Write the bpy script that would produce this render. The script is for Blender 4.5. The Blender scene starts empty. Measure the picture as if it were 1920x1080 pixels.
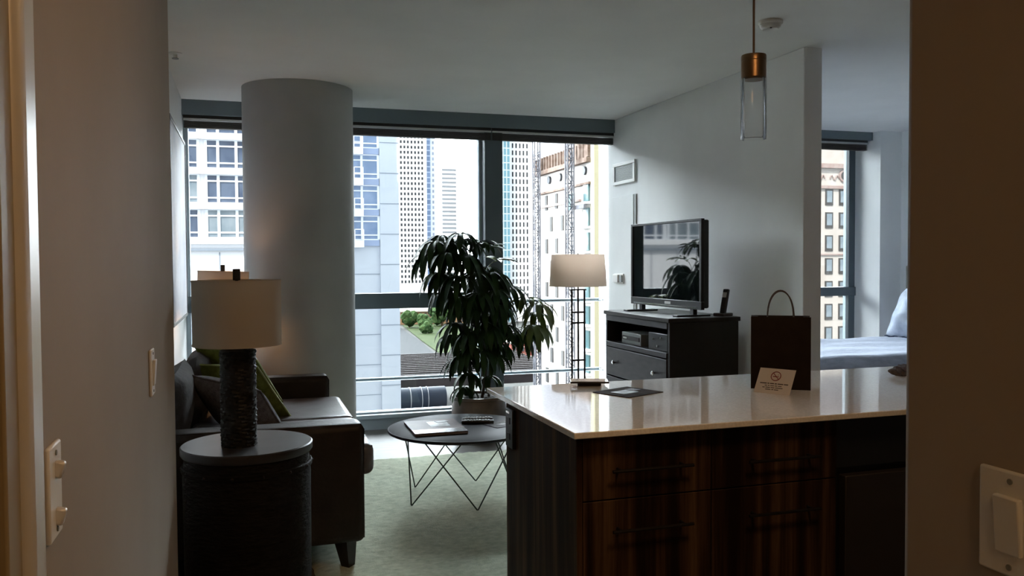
import bpy, bmesh, math, random
from mathutils import Vector, Matrix
random.seed(7)
S = bpy.context.scene
COL = S.collection
PI = math.pi
# ------------------------------------------------------------------ materials
def mat(name, col=(.8,.8,.8), rough=.6, metal=0.0, spec=.5, emit=None, es=0, coat=0.0):
    m = bpy.data.materials.new(name); m.use_nodes = True
    b = m.node_tree.nodes['Principled BSDF']
    b.inputs['Base Color'].default_value = (*col, 1); b.inputs['Roughness'].default_value = rough
    b.inputs['Metallic'].default_value = metal; b.inputs['Specular IOR Level'].default_value = spec
    b.inputs['Coat Weight'].default_value = coat
    if emit: b.inputs['Emission Color'].default_value = (*emit, 1); b.inputs['Emission Strength'].default_value = es
    return m
def nodes(m): return m.node_tree.nodes, m.node_tree.links, m.node_tree.nodes['Principled BSDF']
def noise_col(m, c1, c2, scale=5, stretch=(1,1,1), detail=6, lo=.35, hi=.65, bump=0.0, bscale=None, coord='Object'):
    N, L, b = nodes(m)
    tc = N.new('ShaderNodeTexCoord'); mp = N.new('ShaderNodeMapping'); mp.inputs['Scale'].default_value = stretch
    nz = N.new('ShaderNodeTexNoise'); nz.inputs['Scale'].default_value = scale; nz.inputs['Detail'].default_value = detail
    cr = N.new('ShaderNodeValToRGB'); cr.color_ramp.elements[0].position = lo; cr.color_ramp.elements[1].position = hi
    cr.color_ramp.elements[0].color = (*c1, 1); cr.color_ramp.elements[1].color = (*c2, 1)
    L.new(tc.outputs[coord], mp.inputs['Vector']); L.new(mp.outputs[0], nz.inputs['Vector'])
    L.new(nz.outputs['Fac'], cr.inputs['Fac']); L.new(cr.outputs[0], b.inputs['Base Color'])
    if bump:
        n2 = N.new('ShaderNodeTexNoise'); n2.inputs['Scale'].default_value = bscale or scale; n2.inputs['Detail'].default_value = 8
        L.new(mp.outputs[0], n2.inputs['Vector'])
        bp = N.new('ShaderNodeBump'); bp.inputs['Strength'].default_value = bump; bp.inputs['Distance'].default_value = .01
        L.new(n2.outputs['Fac'], bp.inputs['Height']); L.new(bp.outputs[0], b.inputs['Normal'])
    return m
def grid_mat(name, wall, glass, w, h, mortar, rough=.4, axis='X', off=0.0):
    """Panes and bands of a curtain wall: brick texture without offset."""
    m = mat(name, wall, rough); N, L, b = nodes(m)
    tc = N.new('ShaderNodeTexCoord'); sx = N.new('ShaderNodeSeparateXYZ'); cx = N.new('ShaderNodeCombineXYZ')
    L.new(tc.outputs['Object'], sx.inputs[0]); L.new(sx.outputs[axis], cx.inputs['X']); L.new(sx.outputs['Z'], cx.inputs['Y'])
    br = N.new('ShaderNodeTexBrick'); br.offset = 0; br.inputs['Scale'].default_value = 1
    br.inputs['Brick Width'].default_value = w; br.inputs['Row Height'].default_value = h; br.inputs['Mortar Size'].default_value = mortar
    br.inputs['Mortar Smooth'].default_value = .1
    br.inputs['Color1'].default_value = (*glass, 1); br.inputs['Color2'].default_value = (*[c*.75 for c in glass], 1)
    br.inputs['Mortar'].default_value = (*wall, 1)
    L.new(cx.outputs[0], br.inputs['Vector']); L.new(br.outputs['Color'], b.inputs['Base Color'])
    return m
def glass_mat(name, tint=(.96,.98,.98), ior=1.45, k=1.0):
    m = bpy.data.materials.new(name); m.use_nodes = True
    N, L = m.node_tree.nodes, m.node_tree.links
    N.remove(N['Principled BSDF']); out = N['Material Output']
    t = N.new('ShaderNodeBsdfTransparent'); t.inputs[0].default_value = (*tint, 1)
    g = N.new('ShaderNodeBsdfGlossy'); g.inputs['Roughness'].default_value = .02
    f = N.new('ShaderNodeFresnel'); f.inputs[0].default_value = ior
    mu = N.new('ShaderNodeMath'); mu.operation = 'MULTIPLY'; mu.inputs[1].default_value = k
    mx = N.new('ShaderNodeMixShader')
    L.new(f.outputs[0], mu.inputs[0]); L.new(mu.outputs[0], mx.inputs[0]); L.new(t.outputs[0], mx.inputs[1]); L.new(g.outputs[0], mx.inputs[2])
    L.new(mx.outputs[0], out.inputs['Surface'])
    return m
def shade_mat(name, col, trans):
    m = bpy.data.materials.new(name); m.use_nodes = True
    N, L = m.node_tree.nodes, m.node_tree.links
    N.remove(N['Principled BSDF']); out = N['Material Output']
    d = N.new('ShaderNodeBsdfDiffuse'); d.inputs[0].default_value = (*col, 1)
    t = N.new('ShaderNodeBsdfTranslucent'); t.inputs[0].default_value = (*col, 1)
    mx = N.new('ShaderNodeMixShader'); mx.inputs[0].default_value = trans
    L.new(d.outputs[0], mx.inputs[1]); L.new(t.outputs[0], mx.inputs[2]); L.new(mx.outputs[0], out.inputs['Surface'])
    return m

M = {}
M['wall'] = noise_col(mat('painted_wall', rough=.75, spec=.25), (.80,.82,.82), (.84,.86,.86), 3)
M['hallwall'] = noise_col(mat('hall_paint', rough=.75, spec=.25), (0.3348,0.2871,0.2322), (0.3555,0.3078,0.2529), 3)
M['ceiling'] = noise_col(mat('ceiling_paint', rough=.9, spec=.1), (.84,.84,.83), (.87,.87,.86), 3)
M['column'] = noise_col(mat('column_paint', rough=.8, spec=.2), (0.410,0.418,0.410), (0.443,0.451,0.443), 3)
M['floor'] = noise_col(mat('pale_floor', rough=.45, spec=.08), (.13,.125,.12), (.17,.165,.16), 4, (.6,9,1), bump=.05)
M['kitchenwall'] = noise_col(mat('bounce_cutting_dark_wall', rough=.6), (.05,.03,.02), (.09,.055,.035), 3, (9,9,.4))  # unseen kitchen wall made dark to cut light bouncing onto the column
M['base'] = mat('baseboard_paint', (.6,.6,.58), .5)
M['frame'] = mat('window_frame_grey', (.085,.11,.125), .45)
M['framelt'] = mat('window_frame_pale', (.34,.42,.47), .45)
M['header'] = mat('header_grey', (.13,.165,.18), .6)
M['blind'] = noise_col(mat('dark_wood_slats', rough=.5), (.018,.014,.012), (.045,.036,.03), 6, (1,1,40))
M['blindrail'] = mat('blind_rail', (.45,.46,.45), .4)
M['glass'] = glass_mat('window_glass', (.97,.985,.985), 1.45)
M['lampglass'] = glass_mat('pendant_glass', (.985,.985,.985), 1.3, .8)
M['rail'] = mat('railing_paint', (0.126,0.159,0.174), .4)
M['whitepl'] = mat('white_plastic', (.72,.72,.70), .4)
M['greypl'] = mat('grey_plastic', (.22,.24,.23), .5)
M['darkpl'] = mat('dark_plastic', (.02,.022,.025), .35)
M['black'] = mat('black', (.006,.006,.007), .4)
M['espresso'] = noise_col(mat('espresso_wood', rough=.42, spec=.4), (.008,.006,.005), (.02,.014,.012), 3, (1,14,1))
M['espfront'] = noise_col(mat('espresso_front', rough=.45, spec=.35), (.030,.028,.034), (.048,.044,.052), 3, (1,3,10))
M['chrome'] = mat('chrome', (.75,.75,.76), .18, 1)
M['bronze'] = mat('bronze_metal', (.23,.14,.075), .32, 1)
M['cord'] = mat('pendant_cord', (.12,.07,.035), .5)
M['iron'] = mat('dark_iron', (.018,.014,.013), .45, .6)
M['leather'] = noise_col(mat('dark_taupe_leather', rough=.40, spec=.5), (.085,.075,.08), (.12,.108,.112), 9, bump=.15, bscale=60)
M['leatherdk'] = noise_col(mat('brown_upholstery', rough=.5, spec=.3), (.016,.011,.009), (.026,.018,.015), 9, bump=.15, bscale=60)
M['piping'] = mat('piping', (.12,.11,.11), .5)
M['greyfab'] = noise_col(mat('grey_fabric', rough=.9, spec=.1), (.10,.095,.10), (.16,.15,.155), 40, bump=.3, bscale=150)
M['backfab'] = noise_col(mat('back_cushion_fabric', rough=.8, spec=.2), (0.065,0.060,0.062), (0.095,0.090,0.092), 20, bump=.3, bscale=90)
M['green'] = noise_col(mat('olive_green_fabric', rough=.8, spec=.15), (.105,.125,.022), (.16,.18,.04), 30, bump=.3, bscale=120)
M['greenpipe'] = mat('green_piping', (.28,.32,.10), .7)
M['lampbase'] = noise_col(mat('carved_black_lamp', rough=.5, spec=.25), (.006,.006,.006), (.016,.015,.014), 40)
M['tabletop'] = noise_col(mat('dark_table_top', rough=.38, spec=.45), (.022,.02,.021), (.036,.033,.035), 8)
M['endtable'] = noise_col(mat('dark_table_side', rough=.7, spec=.15), (.004,.0035,.003), (.010,.008,.007), 18, (1,1,3), bump=.8, bscale=30)
M['shade'] = shade_mat('linen_shade', (.62,.56,.48), .35)
M['shade2'] = shade_mat('pale_linen_shade', (.80,.70,.62), .6)
M['rug'] = noise_col(mat('shaggy_green_rug', rough=1, spec=.05), (.42,.47,.36), (.60,.64,.51), 26, (1,1.4,1), lo=.3, hi=.7, bump=.3, bscale=110)
M['ctop'] = noise_col(mat('white_quartz', rough=.045, spec=.5), (.70,.68,.64), (.78,.76,.72), 120, lo=.45, hi=.6)
M['coffeetop'] = mat('coffee_top', (.012,.012,.016), .42, 0, .03)
M['coffeerim'] = mat('coffee_rim', (.006,.006,.008), .4)
M['wire'] = mat('wire_leg', (.045,.07,.055), .35, .8)
M['screen'] = mat('tv_glass', (.006,.008,.009), .03, 0, 1.0, coat=1.0)
M['bag'] = noise_col(mat('dark_brown_paper', rough=.7, spec=.2), (0.010,0.004,0.002), (0.014,0.007,0.004), 20)
M['bagside'] = mat('bag_side', (.055,.045,.04), .7)
M['handle'] = mat('twisted_paper', (.07,.05,.04), .8)
M['card'] = mat('card_paper', (.55,.50,.46), .7)
M['red'] = mat('sign_red', (.19,.018,.02), .7)
M['ink'] = mat('print_ink', (.06,.05,.045), .8)
M['paper'] = mat('paper_edge', (0.200,0.180,0.168), .7)
M['magred'] = noise_col(mat('magazine_cover', rough=.5, spec=.15), (0.039,0.015,0.014), (0.084,0.045,0.042), 5, lo=.4, hi=.62)
M['maggrey'] = mat('magazine_grey', (0.070,0.063,0.066), .25)
M['photo'] = noise_col(mat('print_photo', rough=.4, spec=.2), (.05,.045,.05), (.26,.27,.29), 11, lo=.42, hi=.58)
M['leafprint'] = noise_col(mat('leaflet_cover', rough=.8, spec=.02), (.022,.014,.012), (.05,.035,.03), 12)
M['leaf'] = noise_col(mat('dark_green_leaf', rough=.5, spec=.2), (.006,.020,.005), (.018,.05,.010), 8)
M['leafdry'] = noise_col(mat('yellow_green_leaf', rough=.45), (.06,.10,.015), (.12,.16,.03), 8)
M['stem'] = noise_col(mat('brown_stem', rough=.8), (.025,.018,.012), (.06,.045,.03), 30, (1,1,.3))
M['soil'] = noise_col(mat('soil', rough=1), (.015,.012,.009), (.05,.045,.035), 60, bump=1)
M['pot'] = noise_col(mat('brown_ceramic', rough=.4, spec=.4), (.05,.034,.025), (.13,.085,.06), 6, bump=.2)
M['quilt'] = noise_col(mat('pale_blue_quilt', rough=.9, spec=.1), (.34,.38,.47), (.42,.46,.55), 14, (1,4,1), bump=.5, bscale=9)
M['mattress'] = mat('mattress', (.30,.27,.27), .9)
M['pillowfab'] = noise_col(mat('crumpled_pillow', rough=.9, spec=.1), (.36,.42,.54), (.60,.66,.76), 8, bump=.8, bscale=7)
M['fringe'] = mat('navy_trim', (.03,.05,.11), .8)
M['headboard'] = mat('headboard', (.16,.145,.125), .6)
M['bulb'] = mat('lit_bulb', (1,.8,.55), .5, emit=(1,.50,.20), es=36)
M['lampdiff'] = mat('lit_diffuser', (1,.85,.65), .5, emit=(1,.58,.26), es=27)
M['picture'] = noise_col(mat('pale_canvas', rough=.6), (.45,.47,.55), (.62,.62,.66), 3)
M['doorpaint'] = mat('door_paint', (.30,.235,.13), .5)
M['jamb'] = mat('jamb_metal', (.72,.70,.67), .3, .3)
def zebra():
    m = mat('zebrano_veneer', rough=.6, spec=.12); N, L, b = nodes(m)
    tc = N.new('ShaderNodeTexCoord'); mp = N.new('ShaderNodeMapping'); mp.inputs['Scale'].default_value = (11, 11, .35)
    n1 = N.new('ShaderNodeTexNoise'); n1.inputs['Scale'].default_value = 1.6; n1.inputs['Detail'].default_value = 7; n1.inputs['Roughness'].default_value = .65
    cr = N.new('ShaderNodeValToRGB'); e = cr.color_ramp.elements
    e[0].position = .40; e[0].color = (.010,.004,.002,1); e[1].position = .70; e[1].color = (.125,.07,.034,1)
    k = e.new(.5); k.color = (.030,.014,.007,1); k = e.new(.58); k.color = (.065,.034,.017,1)
    L.new(tc.outputs['Object'], mp.inputs[0]); L.new(mp.outputs[0], n1.inputs['Vector']); L.new(n1.outputs['Fac'], cr.inputs[0]); L.new(cr.outputs[0], b.inputs['Base Color'])
    return m
M['zebra'] = zebra()
# exterior
M['xwhite'] = mat('white_facade', (.80,.80,.82), .7)
M['xpanel'] = noise_col(mat('pale_panel', rough=.6), (0.475,0.518,0.576), (0.518,0.554,0.605), .15)
M['xseam'] = mat('panel_seam', (0.240,0.276,0.324), .7)
M['xspandrel'] = mat('blue_spandrel', (0.288,0.352,0.496), .5)
M['xglassblue'] = noise_col(mat('mid_blue_window_glass', rough=.15, spec=.5), (.12,.19,.32), (.22,.30,.44), .6)
M['xglass'] = noise_col(mat('blue_window_glass', rough=.12, spec=.6), (0.032,0.049,0.091), (0.084,0.112,0.168), .5)
M['xglassgrey'] = noise_col(mat('grey_window_glass', rough=.15, spec=.6), (.13,.17,.20), (.22,.26,.29), .6)
M['xframe'] = mat('white_mullion', (.75,.78,.82), .5)
M['xdark'] = mat('dark_window', (0.042,0.045,0.051), .3)
M['xtower'] = mat('white_tower', (.82,.82,.82), .8)
M['xblue'] = grid_mat('blue_glass_tower', (0.338,0.390,0.495), (0.150,0.203,0.315), 3.4, 3.3, .35)
M['xdots'] = grid_mat('dotted_tower', (0.585,0.600,0.630), (0.255,0.285,0.360), 2.6, 3.3, .8)
M['xteal'] = grid_mat('teal_glass_tower', (0.396,0.456,0.492), (0.132,0.252,0.312), 1.5, 3.05, .22)
M['xband'] = mat('grey_window_band', (0.170,0.180,0.190), .5)
M['xcream'] = noise_col(mat('cream_facade', rough=.8), (0.4404,0.3933,0.3565), (0.5002,0.4646,0.4289), .5, lo=.3, hi=.7)
M['xyellow'] = mat('yellow_cream_facade', (0.357,0.332,0.221), .8)
M['xbrown'] = noise_col(mat('brown_ornament', rough=.8), (0.095,0.063,0.048), (0.174,0.132,0.111), 1.2)
M['xpink'] = noise_col(mat('pink_ornament', rough=.8), (0.300,0.210,0.190), (0.370,0.300,0.275), 1.5)
M['xwinframe'] = mat('grey_window_trim', (0.070,0.067,0.065), .6)
M['xtealg'] = mat('teal_balcony_glass', (0.043,0.089,0.095), .2)
M['xnet'] = mat('teal_netting', (0.120,0.200,0.200), .8)
M['xmast'] = mat('steel_mast', (0.115,0.115,0.128), .6)
M['xroof'] = noise_col(mat('grey_mansard', rough=.7), (0.135,0.135,0.153), (0.216,0.211,0.225), .8)
M['xorange'] = noise_col(mat('orange_brick', rough=.8), (0.1976,0.1144,0.0600), (0.2336,0.1504,0.0896), .2)
M['xred'] = noise_col(mat('red_brick', rough=.8), (0.126,0.039,0.030), (0.165,0.066,0.054), .6)
M['xground'] = noise_col(mat('city_ground', rough=.9), (0.0312,0.0312,0.0286), (0.0416,0.0416,0.0390), .03)
M['xroad'] = mat('street_asphalt', (0.0180,0.0192,0.0204), .9)
M['xlawn'] = noise_col(mat('lawn_green', rough=1), (0.0143,0.0234,0.0065), (0.0247,0.0325,0.0117), .25)
M['xtree'] = noise_col(mat('tree_green', rough=1), (0.012,0.030,0.010), (0.040,0.064,0.024), .8)
M['xtrunk'] = mat('tree_trunk', (.12,.08,.05), .9)
M['xtrack'] = noise_col(mat('track_deck', rough=.9), (0.0101,0.0087,0.0095), (0.0189,0.0164,0.0175), .2)
M['xrail'] = mat('track_beam', (0.0240,0.0216,0.0216), .7)
M['xtank'] = mat('dark_tank', (0.011,0.015,0.022), .5)
M['xtankband'] = mat('tank_band', (0.150,0.150,0.155), .5)
for k_, m_ in M.items():                       # stone, paint, soil and leaves outside are matt; only panes shine
    if k_[0] == 'x' and 'glass' not in k_ and k_ != 'xtealg':
        m_.node_tree.nodes['Principled BSDF'].inputs['Specular IOR Level'].default_value = .04
# ------------------------------------------------------------------ mesh helpers
class MB:
    def __init__(s): s.bm = bmesh.new()
    def box(s, x0, x1, y0, y1, z0, z1, rot=None, at=None):
        r = bmesh.ops.create_cube(s.bm, size=1)
        m = Matrix.Translation(((x0+x1)/2, (y0+y1)/2, (z0+z1)/2)) @ Matrix.Diagonal((abs(x1-x0), abs(y1-y0), abs(z1-z0), 1))
        if rot is not None: m = (Matrix.Translation(at or (0,0,0)) @ rot) @ m
        bmesh.ops.transform(s.bm, matrix=m, verts=r['verts']); return s
    def cyl(s, a, b, r0, r1=None, n=24, caps=True):
        a, b = Vector(a), Vector(b); d = b-a; r1 = r0 if r1 is None else r1
        r = bmesh.ops.create_cone(s.bm, cap_ends=caps, segments=n, radius1=r0, radius2=r1, depth=d.length)
        q = d.to_track_quat('Z', 'Y').to_matrix().to_4x4()
        bmesh.ops.transform(s.bm, matrix=Matrix.Translation((a+b)/2) @ q, verts=r['verts']); return s
    def lathe(s, prof, n=48, c=(0,0,0), close=False):
        rings = []
        for r, z in prof:
            rings.append([s.bm.verts.new((c[0]+r*math.cos(2*PI*i/n), c[1]+r*math.sin(2*PI*i/n), c[2]+z)) for i in range(n)])
        for a, b in zip(rings, rings[1:]+([rings[0]] if close else [])):
            for i in range(n): s.bm.faces.new((a[i], a[(i+1) % n], b[(i+1) % n], b[i]))
        if not close:
            if prof[0][0] > 1e-5: s.bm.faces.new(list(reversed(rings[0])))
            if prof[-1][0] > 1e-5: s.bm.faces.new(rings[-1])
        return s
    def tube(s, pts, r, n=8):
        pts = [Vector(p) for p in pts]; rings = []
        for i, p in enumerate(pts):
            d = (pts[min(i+1, len(pts)-1)]-pts[max(i-1, 0)]).normalized()
            q = d.to_track_quat('Z', 'Y'); rr = r[i] if isinstance(r, (list, tuple)) else r
            rings.append([s.bm.verts.new(p + q @ Vector((rr*math.cos(2*PI*k/n), rr*math.sin(2*PI*k/n), 0))) for k in range(n)])
        for a, b in zip(rings, rings[1:]):
            for k in range(n): s.bm.faces.new((a[k], a[(k+1) % n], b[(k+1) % n], b[k]))
        s.bm.faces.new(list(reversed(rings[0]))); s.bm.faces.new(rings[-1]); return s
    def prism(s, pts, z0, z1):
        a = [s.bm.verts.new((x, y, z0)) for x, y in pts]; b = [s.bm.verts.new((x, y, z1)) for x, y in pts]
        n = len(pts); s.bm.faces.new(list(reversed(a))); s.bm.faces.new(b)
        for i in range(n): s.bm.faces.new((a[i], a[(i+1) % n], b[(i+1) % n], b[i]))
        return s
    def xf(s, m): bmesh.ops.transform(s.bm, matrix=m, verts=s.bm.verts[:]); return s
    def build(s, name, m, parent=None, bevel=0, smooth=False, loc=None, seg=2, sub=0):
        bmesh.ops.recalc_face_normals(s.bm, faces=s.bm.faces[:])
        me = bpy.data.meshes.new(name); s.bm.to_mesh(me); s.bm.free()
        me.materials.append(M[m] if isinstance(m, str) else m)
        o = bpy.data.objects.new(name, me); COL.objects.link(o)
        if parent is not None: o.parent = parent
        if loc is not None: o.location = loc
        if bevel:
            md = o.modifiers.new('bevel', 'BEVEL'); md.width = bevel; md.segments = seg; md.limit_method = 'ANGLE'; md.angle_limit = math.radians(40)
        if sub:
            md = o.modifiers.new('sub', 'SUBSURF'); md.levels = sub; md.render_levels = sub
        if smooth or bevel or sub:
            for p in me.polygons: p.use_smooth = True
            try: me.set_sharp_from_angle(angle=math.radians(38))
            except Exception: pass
        return o
def tag(o, label, cat, group=None, kind=None):
    o['label'] = label; o['category'] = cat
    if group: o['group'] = group
    if kind: o['kind'] = kind
    return o
def thing(name, label, cat, loc=(0,0,0), rz=0, group=None):
    o = bpy.data.objects.new(name, None); COL.objects.link(o); o.location = loc; o.rotation_euler = (0,0,rz); o.empty_display_size = .1
    return tag(o, label, cat, group)
def struct(name, mb, m, parent=None, label=None, **k):
    o = mb.build(name, m, parent, **k)
    if parent is None:
        o['kind'] = 'structure'
        if label: o['label'] = label
    return o
def kids(o): return [c for c in COL.objects if c.parent == o]
def copy_tree(o, parent=None):
    c = o.copy(); COL.objects.link(c)
    if parent is not None: c.parent = parent
    for ch in kids(o): copy_tree(ch, c)
    return c
B = lambda *a: MB().box(*a)
# ------------------------------------------------------------------ room shell
W = 7.29; C = 2.742; XR = 3.257; XL = -.465
struct('floor', B(-.9, 7.2, -2.2, W+.25, -.15, 0), 'floor', label='pale floor of the apartment')
struct('ceiling', B(-.9, 7.2, -2.2, W+.3, C, C+.2), 'ceiling', label='white painted ceiling')
struct('wall_left', B(-.9, XL, 3.12, W+.02, 0, C), 'wall', label='white wall behind the sofa')
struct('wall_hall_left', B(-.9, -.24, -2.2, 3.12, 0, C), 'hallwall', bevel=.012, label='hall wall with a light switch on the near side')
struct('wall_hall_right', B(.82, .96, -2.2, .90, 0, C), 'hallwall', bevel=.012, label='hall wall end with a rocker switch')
struct('wall_back', B(-.3, 7.2, -2.2, -2.0, 0, C), 'wall')
struct('wall_kitchen', B(.96, 7.2, -.3, -.1, 0, C), 'kitchenwall')
struct('wall_right', B(XR, 3.387, 4.40, W, 0, C), 'wall', bevel=.006, label='white partition wall behind the television')
struct('wall_bedroom', B(6.39, 7.2, -.1, W+.02, 0, C), 'wall')
struct('wall_bedroom_pier', B(6.13, 6.39, 7.05, W+.26, 0, C), 'wall')
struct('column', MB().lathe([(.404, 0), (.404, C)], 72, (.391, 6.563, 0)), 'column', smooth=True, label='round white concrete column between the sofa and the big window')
struct('wall_front', B(XL, XR, W-.02, W+.14, 0, .10), 'framelt', label='low curb under the tall window')
struct('wall_front_bedroom', B(3.387, 6.13, W-.02, W+.26, 0, .10), 'framelt')
struct('wall_front_end', B(XR+.004, 3.55, W+.0, W+.26, .10, C), 'wall')
struct('trim_1', B(XL, XR, W-.13, W+.14, 2.622, C), 'header', bevel=.004, label='blue grey header above the living room window')
struct('trim_2', B(3.387, 6.13, W-.13, W+.26, 2.66, C), 'header', bevel=.004, label='blue grey header above the bedroom window')
struct('baseboard_right', B(XR-.015, XR, 4.42, W-.03, 0, .1), 'base', bevel=.004)
struct('baseboard_left', B(XL, XL+.015, 3.13, W-.03, 0, .1), 'base', bevel=.004)
# door casing at the far left edge of the hall
struct('door_1', B(-.24, -.222, -.2, .885, 0, 2.15), 'doorpaint', bevel=.003, label='pale door leaf at the start of the hall')
struct('trim_3', B(-.24, -.205, .935, .998, 0, 2.742), 'jamb', bevel=.012, label='bright jamb edge on the hall wall')
struct('trim_4', B(-.24, -.215, .885, .935, 0, 2.742), 'doorpaint', bevel=.003, label='tan door casing on the hall wall')
# ------------------------------------------------------------------ windows
def window(name, x0, x1, y, z0, z1, fw, transom=None, mat_='frame', label=None, left=True, right=True):
    fr = MB()
    if left: fr.box(x0, x0+fw, y, y+.09, z0, z1)
    if right: fr.box(x1-fw, x1, y, y+.09, z0, z1)
    fr.box(x0, x1, y, y+.09, z0, z0+.05); fr.box(x0, x1, y, y+.09, z1-.05, z1)
    f = struct(name, fr, mat_, bevel=.004, label=label)
    if transom: B(x0, x1, y-.02, y+.085, *transom).build('transom', 'frame', f, bevel=.006)
    zs = [(z0+.05, z1-.05)] if not transom else [(z0+.05, transom[0]), (transom[1], z1-.05)]
    for a, b in zs: B(x0+fw*.5, x1-fw*.5, y+.035, y+.047, a, b).build('pane', 'glass', f)
    return f
window('window_1', XL, 2.03, W+.01, .10, 2.64, .035, (1.045, 1.178), 'framelt', 'tall window behind the column and the potted plant')
window('window_2', 2.17, XR, W+.01, .10, 2.64, .03, None, 'framelt', 'tall window behind the floor lamp', right=False)
window('window_3', 3.55, 6.14, W+.13, .10, 2.70, .085, (1.065, 1.157), 'frame', 'bedroom window above the bed')
struct('trim_5', B(2.02, 2.185, W-.10, W+.12, .10, 2.64), 'frame', bevel=.01, label='dark mullion post between the two living room windows').data
struct('trim_6', MB().box(XL, XR, W-.06, W+.10, .10, .135), 'framelt', bevel=.004, label='pale sill of the tall window')
def blind(label, x0, x1, zt, zb, y=W-.085):
    t = thing('window_blind', label, 'window blind', ((x0+x1)/2, y, zb), group='raised dark blinds'); h = (x1-x0)/2
    B(-h, h, -.03, .03, zt-zb-.028, zt-zb).build('head_rail', 'black', t, bevel=.003)
    B(-h, h, -.034, .02, zt-zb-.04, zt-zb-.026).build('front_rail', 'blindrail', t)
    n = 8; dz = (zt-zb-.045)/n; s = MB()
    for i in range(n): s.box(-h+.004, h-.004, -.025, .025, i*dz+.0015, (i+1)*dz-.0015)
    s.build('slats', 'blind', t)
    return t
blind('raised dark blind above the window between the column and the plant', .80, 2.075, 2.622, 2.515)
blind('raised dark blind above the window with the floor lamp', 2.085, XR-.005, 2.622, 2.515)
blind('raised dark blind in the narrow window strip beside the left wall', XL+.01, .78, 2.622, 2.52)
blind('raised dark blind over the bedroom window', 3.6, 6.08, 2.66, 2.555)
# ------------------------------------------------------------------ small wall fittings
def switch_plate(label, loc, rz, name='light_switch', rocker='rocker', w=.075, toggles=False):
    t = thing(name, label, 'light switch', loc, rz)          # local: plate in XZ, facing -Y
    B(-w/2, w/2, -.007, 0, -.06, .06).build('plate', 'whitepl', t, bevel=.003)
    if not toggles: MB().box(-.017, .017, -.013, -.005, -.033, .033, Matrix.Rotation(math.radians(4), 4, 'X')).build(rocker, 'whitepl', t, bevel=.002)
    for z in (-.0485, .0485): MB().cyl((0, -.0085, z), (0, -.006, z), .0035, n=12).build('screw', 'greypl', t)
    return t
sw = switch_plate('white plate with two toggles on the hall wall by the bright jamb', (-.24, 1.185, 1.163), PI/2, w=.07, toggles=True)
for z in (.03, -.03):
    MB().box(-.006, .006, -.017, -.004, -.011, .011, Matrix.Rotation(math.radians(15), 4, 'X'), (0, 0, z)).build('toggle', 'jamb', sw, bevel=.003)
switch_plate('thin white switch plate on the hall wall near its far corner', (-.24, 2.36, 1.168), PI/2)
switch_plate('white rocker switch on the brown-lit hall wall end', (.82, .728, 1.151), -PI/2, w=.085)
t = thing('wall_vent', 'white framed air vent high on the wall above the television', 'air vent', (XR, 6.95, 2.235), -PI/2)
f = MB()
for a in ((-.23,.23,-.018,0,.068,.097), (-.23,.23,-.018,0,-.097,-.068), (-.23,-.19,-.018,0,-.068,.068), (.19,.23,-.018,0,-.068,.068)): f.box(*a)
f.build('frame', 'whitepl', t, bevel=.003)
f = MB()
for i in range(12): f.box(-.19, .19, -.011, -.002, -.066+i*.0112, -.066+i*.0112+.0085, )
f.build('grille', 'greypl', t)
t = thing('access_panel', 'tall flat white panel with a grey strip for its gap shadow beside the television wall vent', 'wall panel', (XR, 6.96, .1), -PI/2)
B(-.24, .205, -.013, -.001, 0, 1.93).build('panel', 'wall', t, bevel=.002)
B(.208, .25, -.009, -.001, 0, 1.93).build('gap_shadow', 'greypl', t)  # raised grey strip stands in for the shadow in the panel gap
t = thing('thermostat', 'small white thermostat between the floor lamp and the television', 'thermostat', (XR-.012, 7.045, 1.285), -PI/2)
B(-.10, .10, -.012, 0, -.045, .045).build('back_plate', 'whitepl', t, bevel=.003)
B(-.085, .02, -.03, -.01, -.035, .035).build('housing', 'whitepl', t, bevel=.004)
B(.035, .09, -.022, -.01, -.03, .03).build('display', 'greypl', t, bevel=.002)
t = thing('smoke_detector', 'round white smoke detector on the ceiling beside the pendant cord', 'smoke detector', (2.735, 3.99, C))
MB().lathe([(.066, 0), (.066, -.012), (.060, -.02)], 40).build('base', 'whitepl', t, smooth=True)
MB().lathe([(.056, -.02), (.054, -.032), (.040, -.045), (.0, -.047)], 40).build('cover', 'whitepl', t, smooth=True)
MB().cyl((-.02, -.035, -.043), (-.02, -.035, -.0475), .006, n=12).build('indicator', 'darkpl', t)
t = thing('ceiling_sprinkler', 'small pale ceiling sprinkler head near the picture wall', 'sprinkler', (-.395, 5.62, C))
MB().lathe([(.04, 0), (.04, -.006), (.012, -.01), (.012, -.03), (.0, -.032)], 24).build('escutcheon', 'whitepl', t, smooth=True)
MB().cyl((0,0,-.032), (0,0,-.036), .02, n=20).build('deflector', 'greypl', t)
t = thing('wall_picture', 'large framed pale picture on the wall above the sofa', 'picture', (XL, 6.28, 1.05), PI/2)
f = MB()
for a in ((-.68,.68,-.035,0,0,.02), (-.68,.68,-.035,0,1.30,1.32), (-.68,-.66,-.035,0,0,1.32), (.66,.68,-.035,0,0,1.32)): f.box(*a)
f.build('frame', 'black', t)
B(-.66, .66, -.03, 0, .02, 1.30).build('canvas', 'picture', t)
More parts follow.
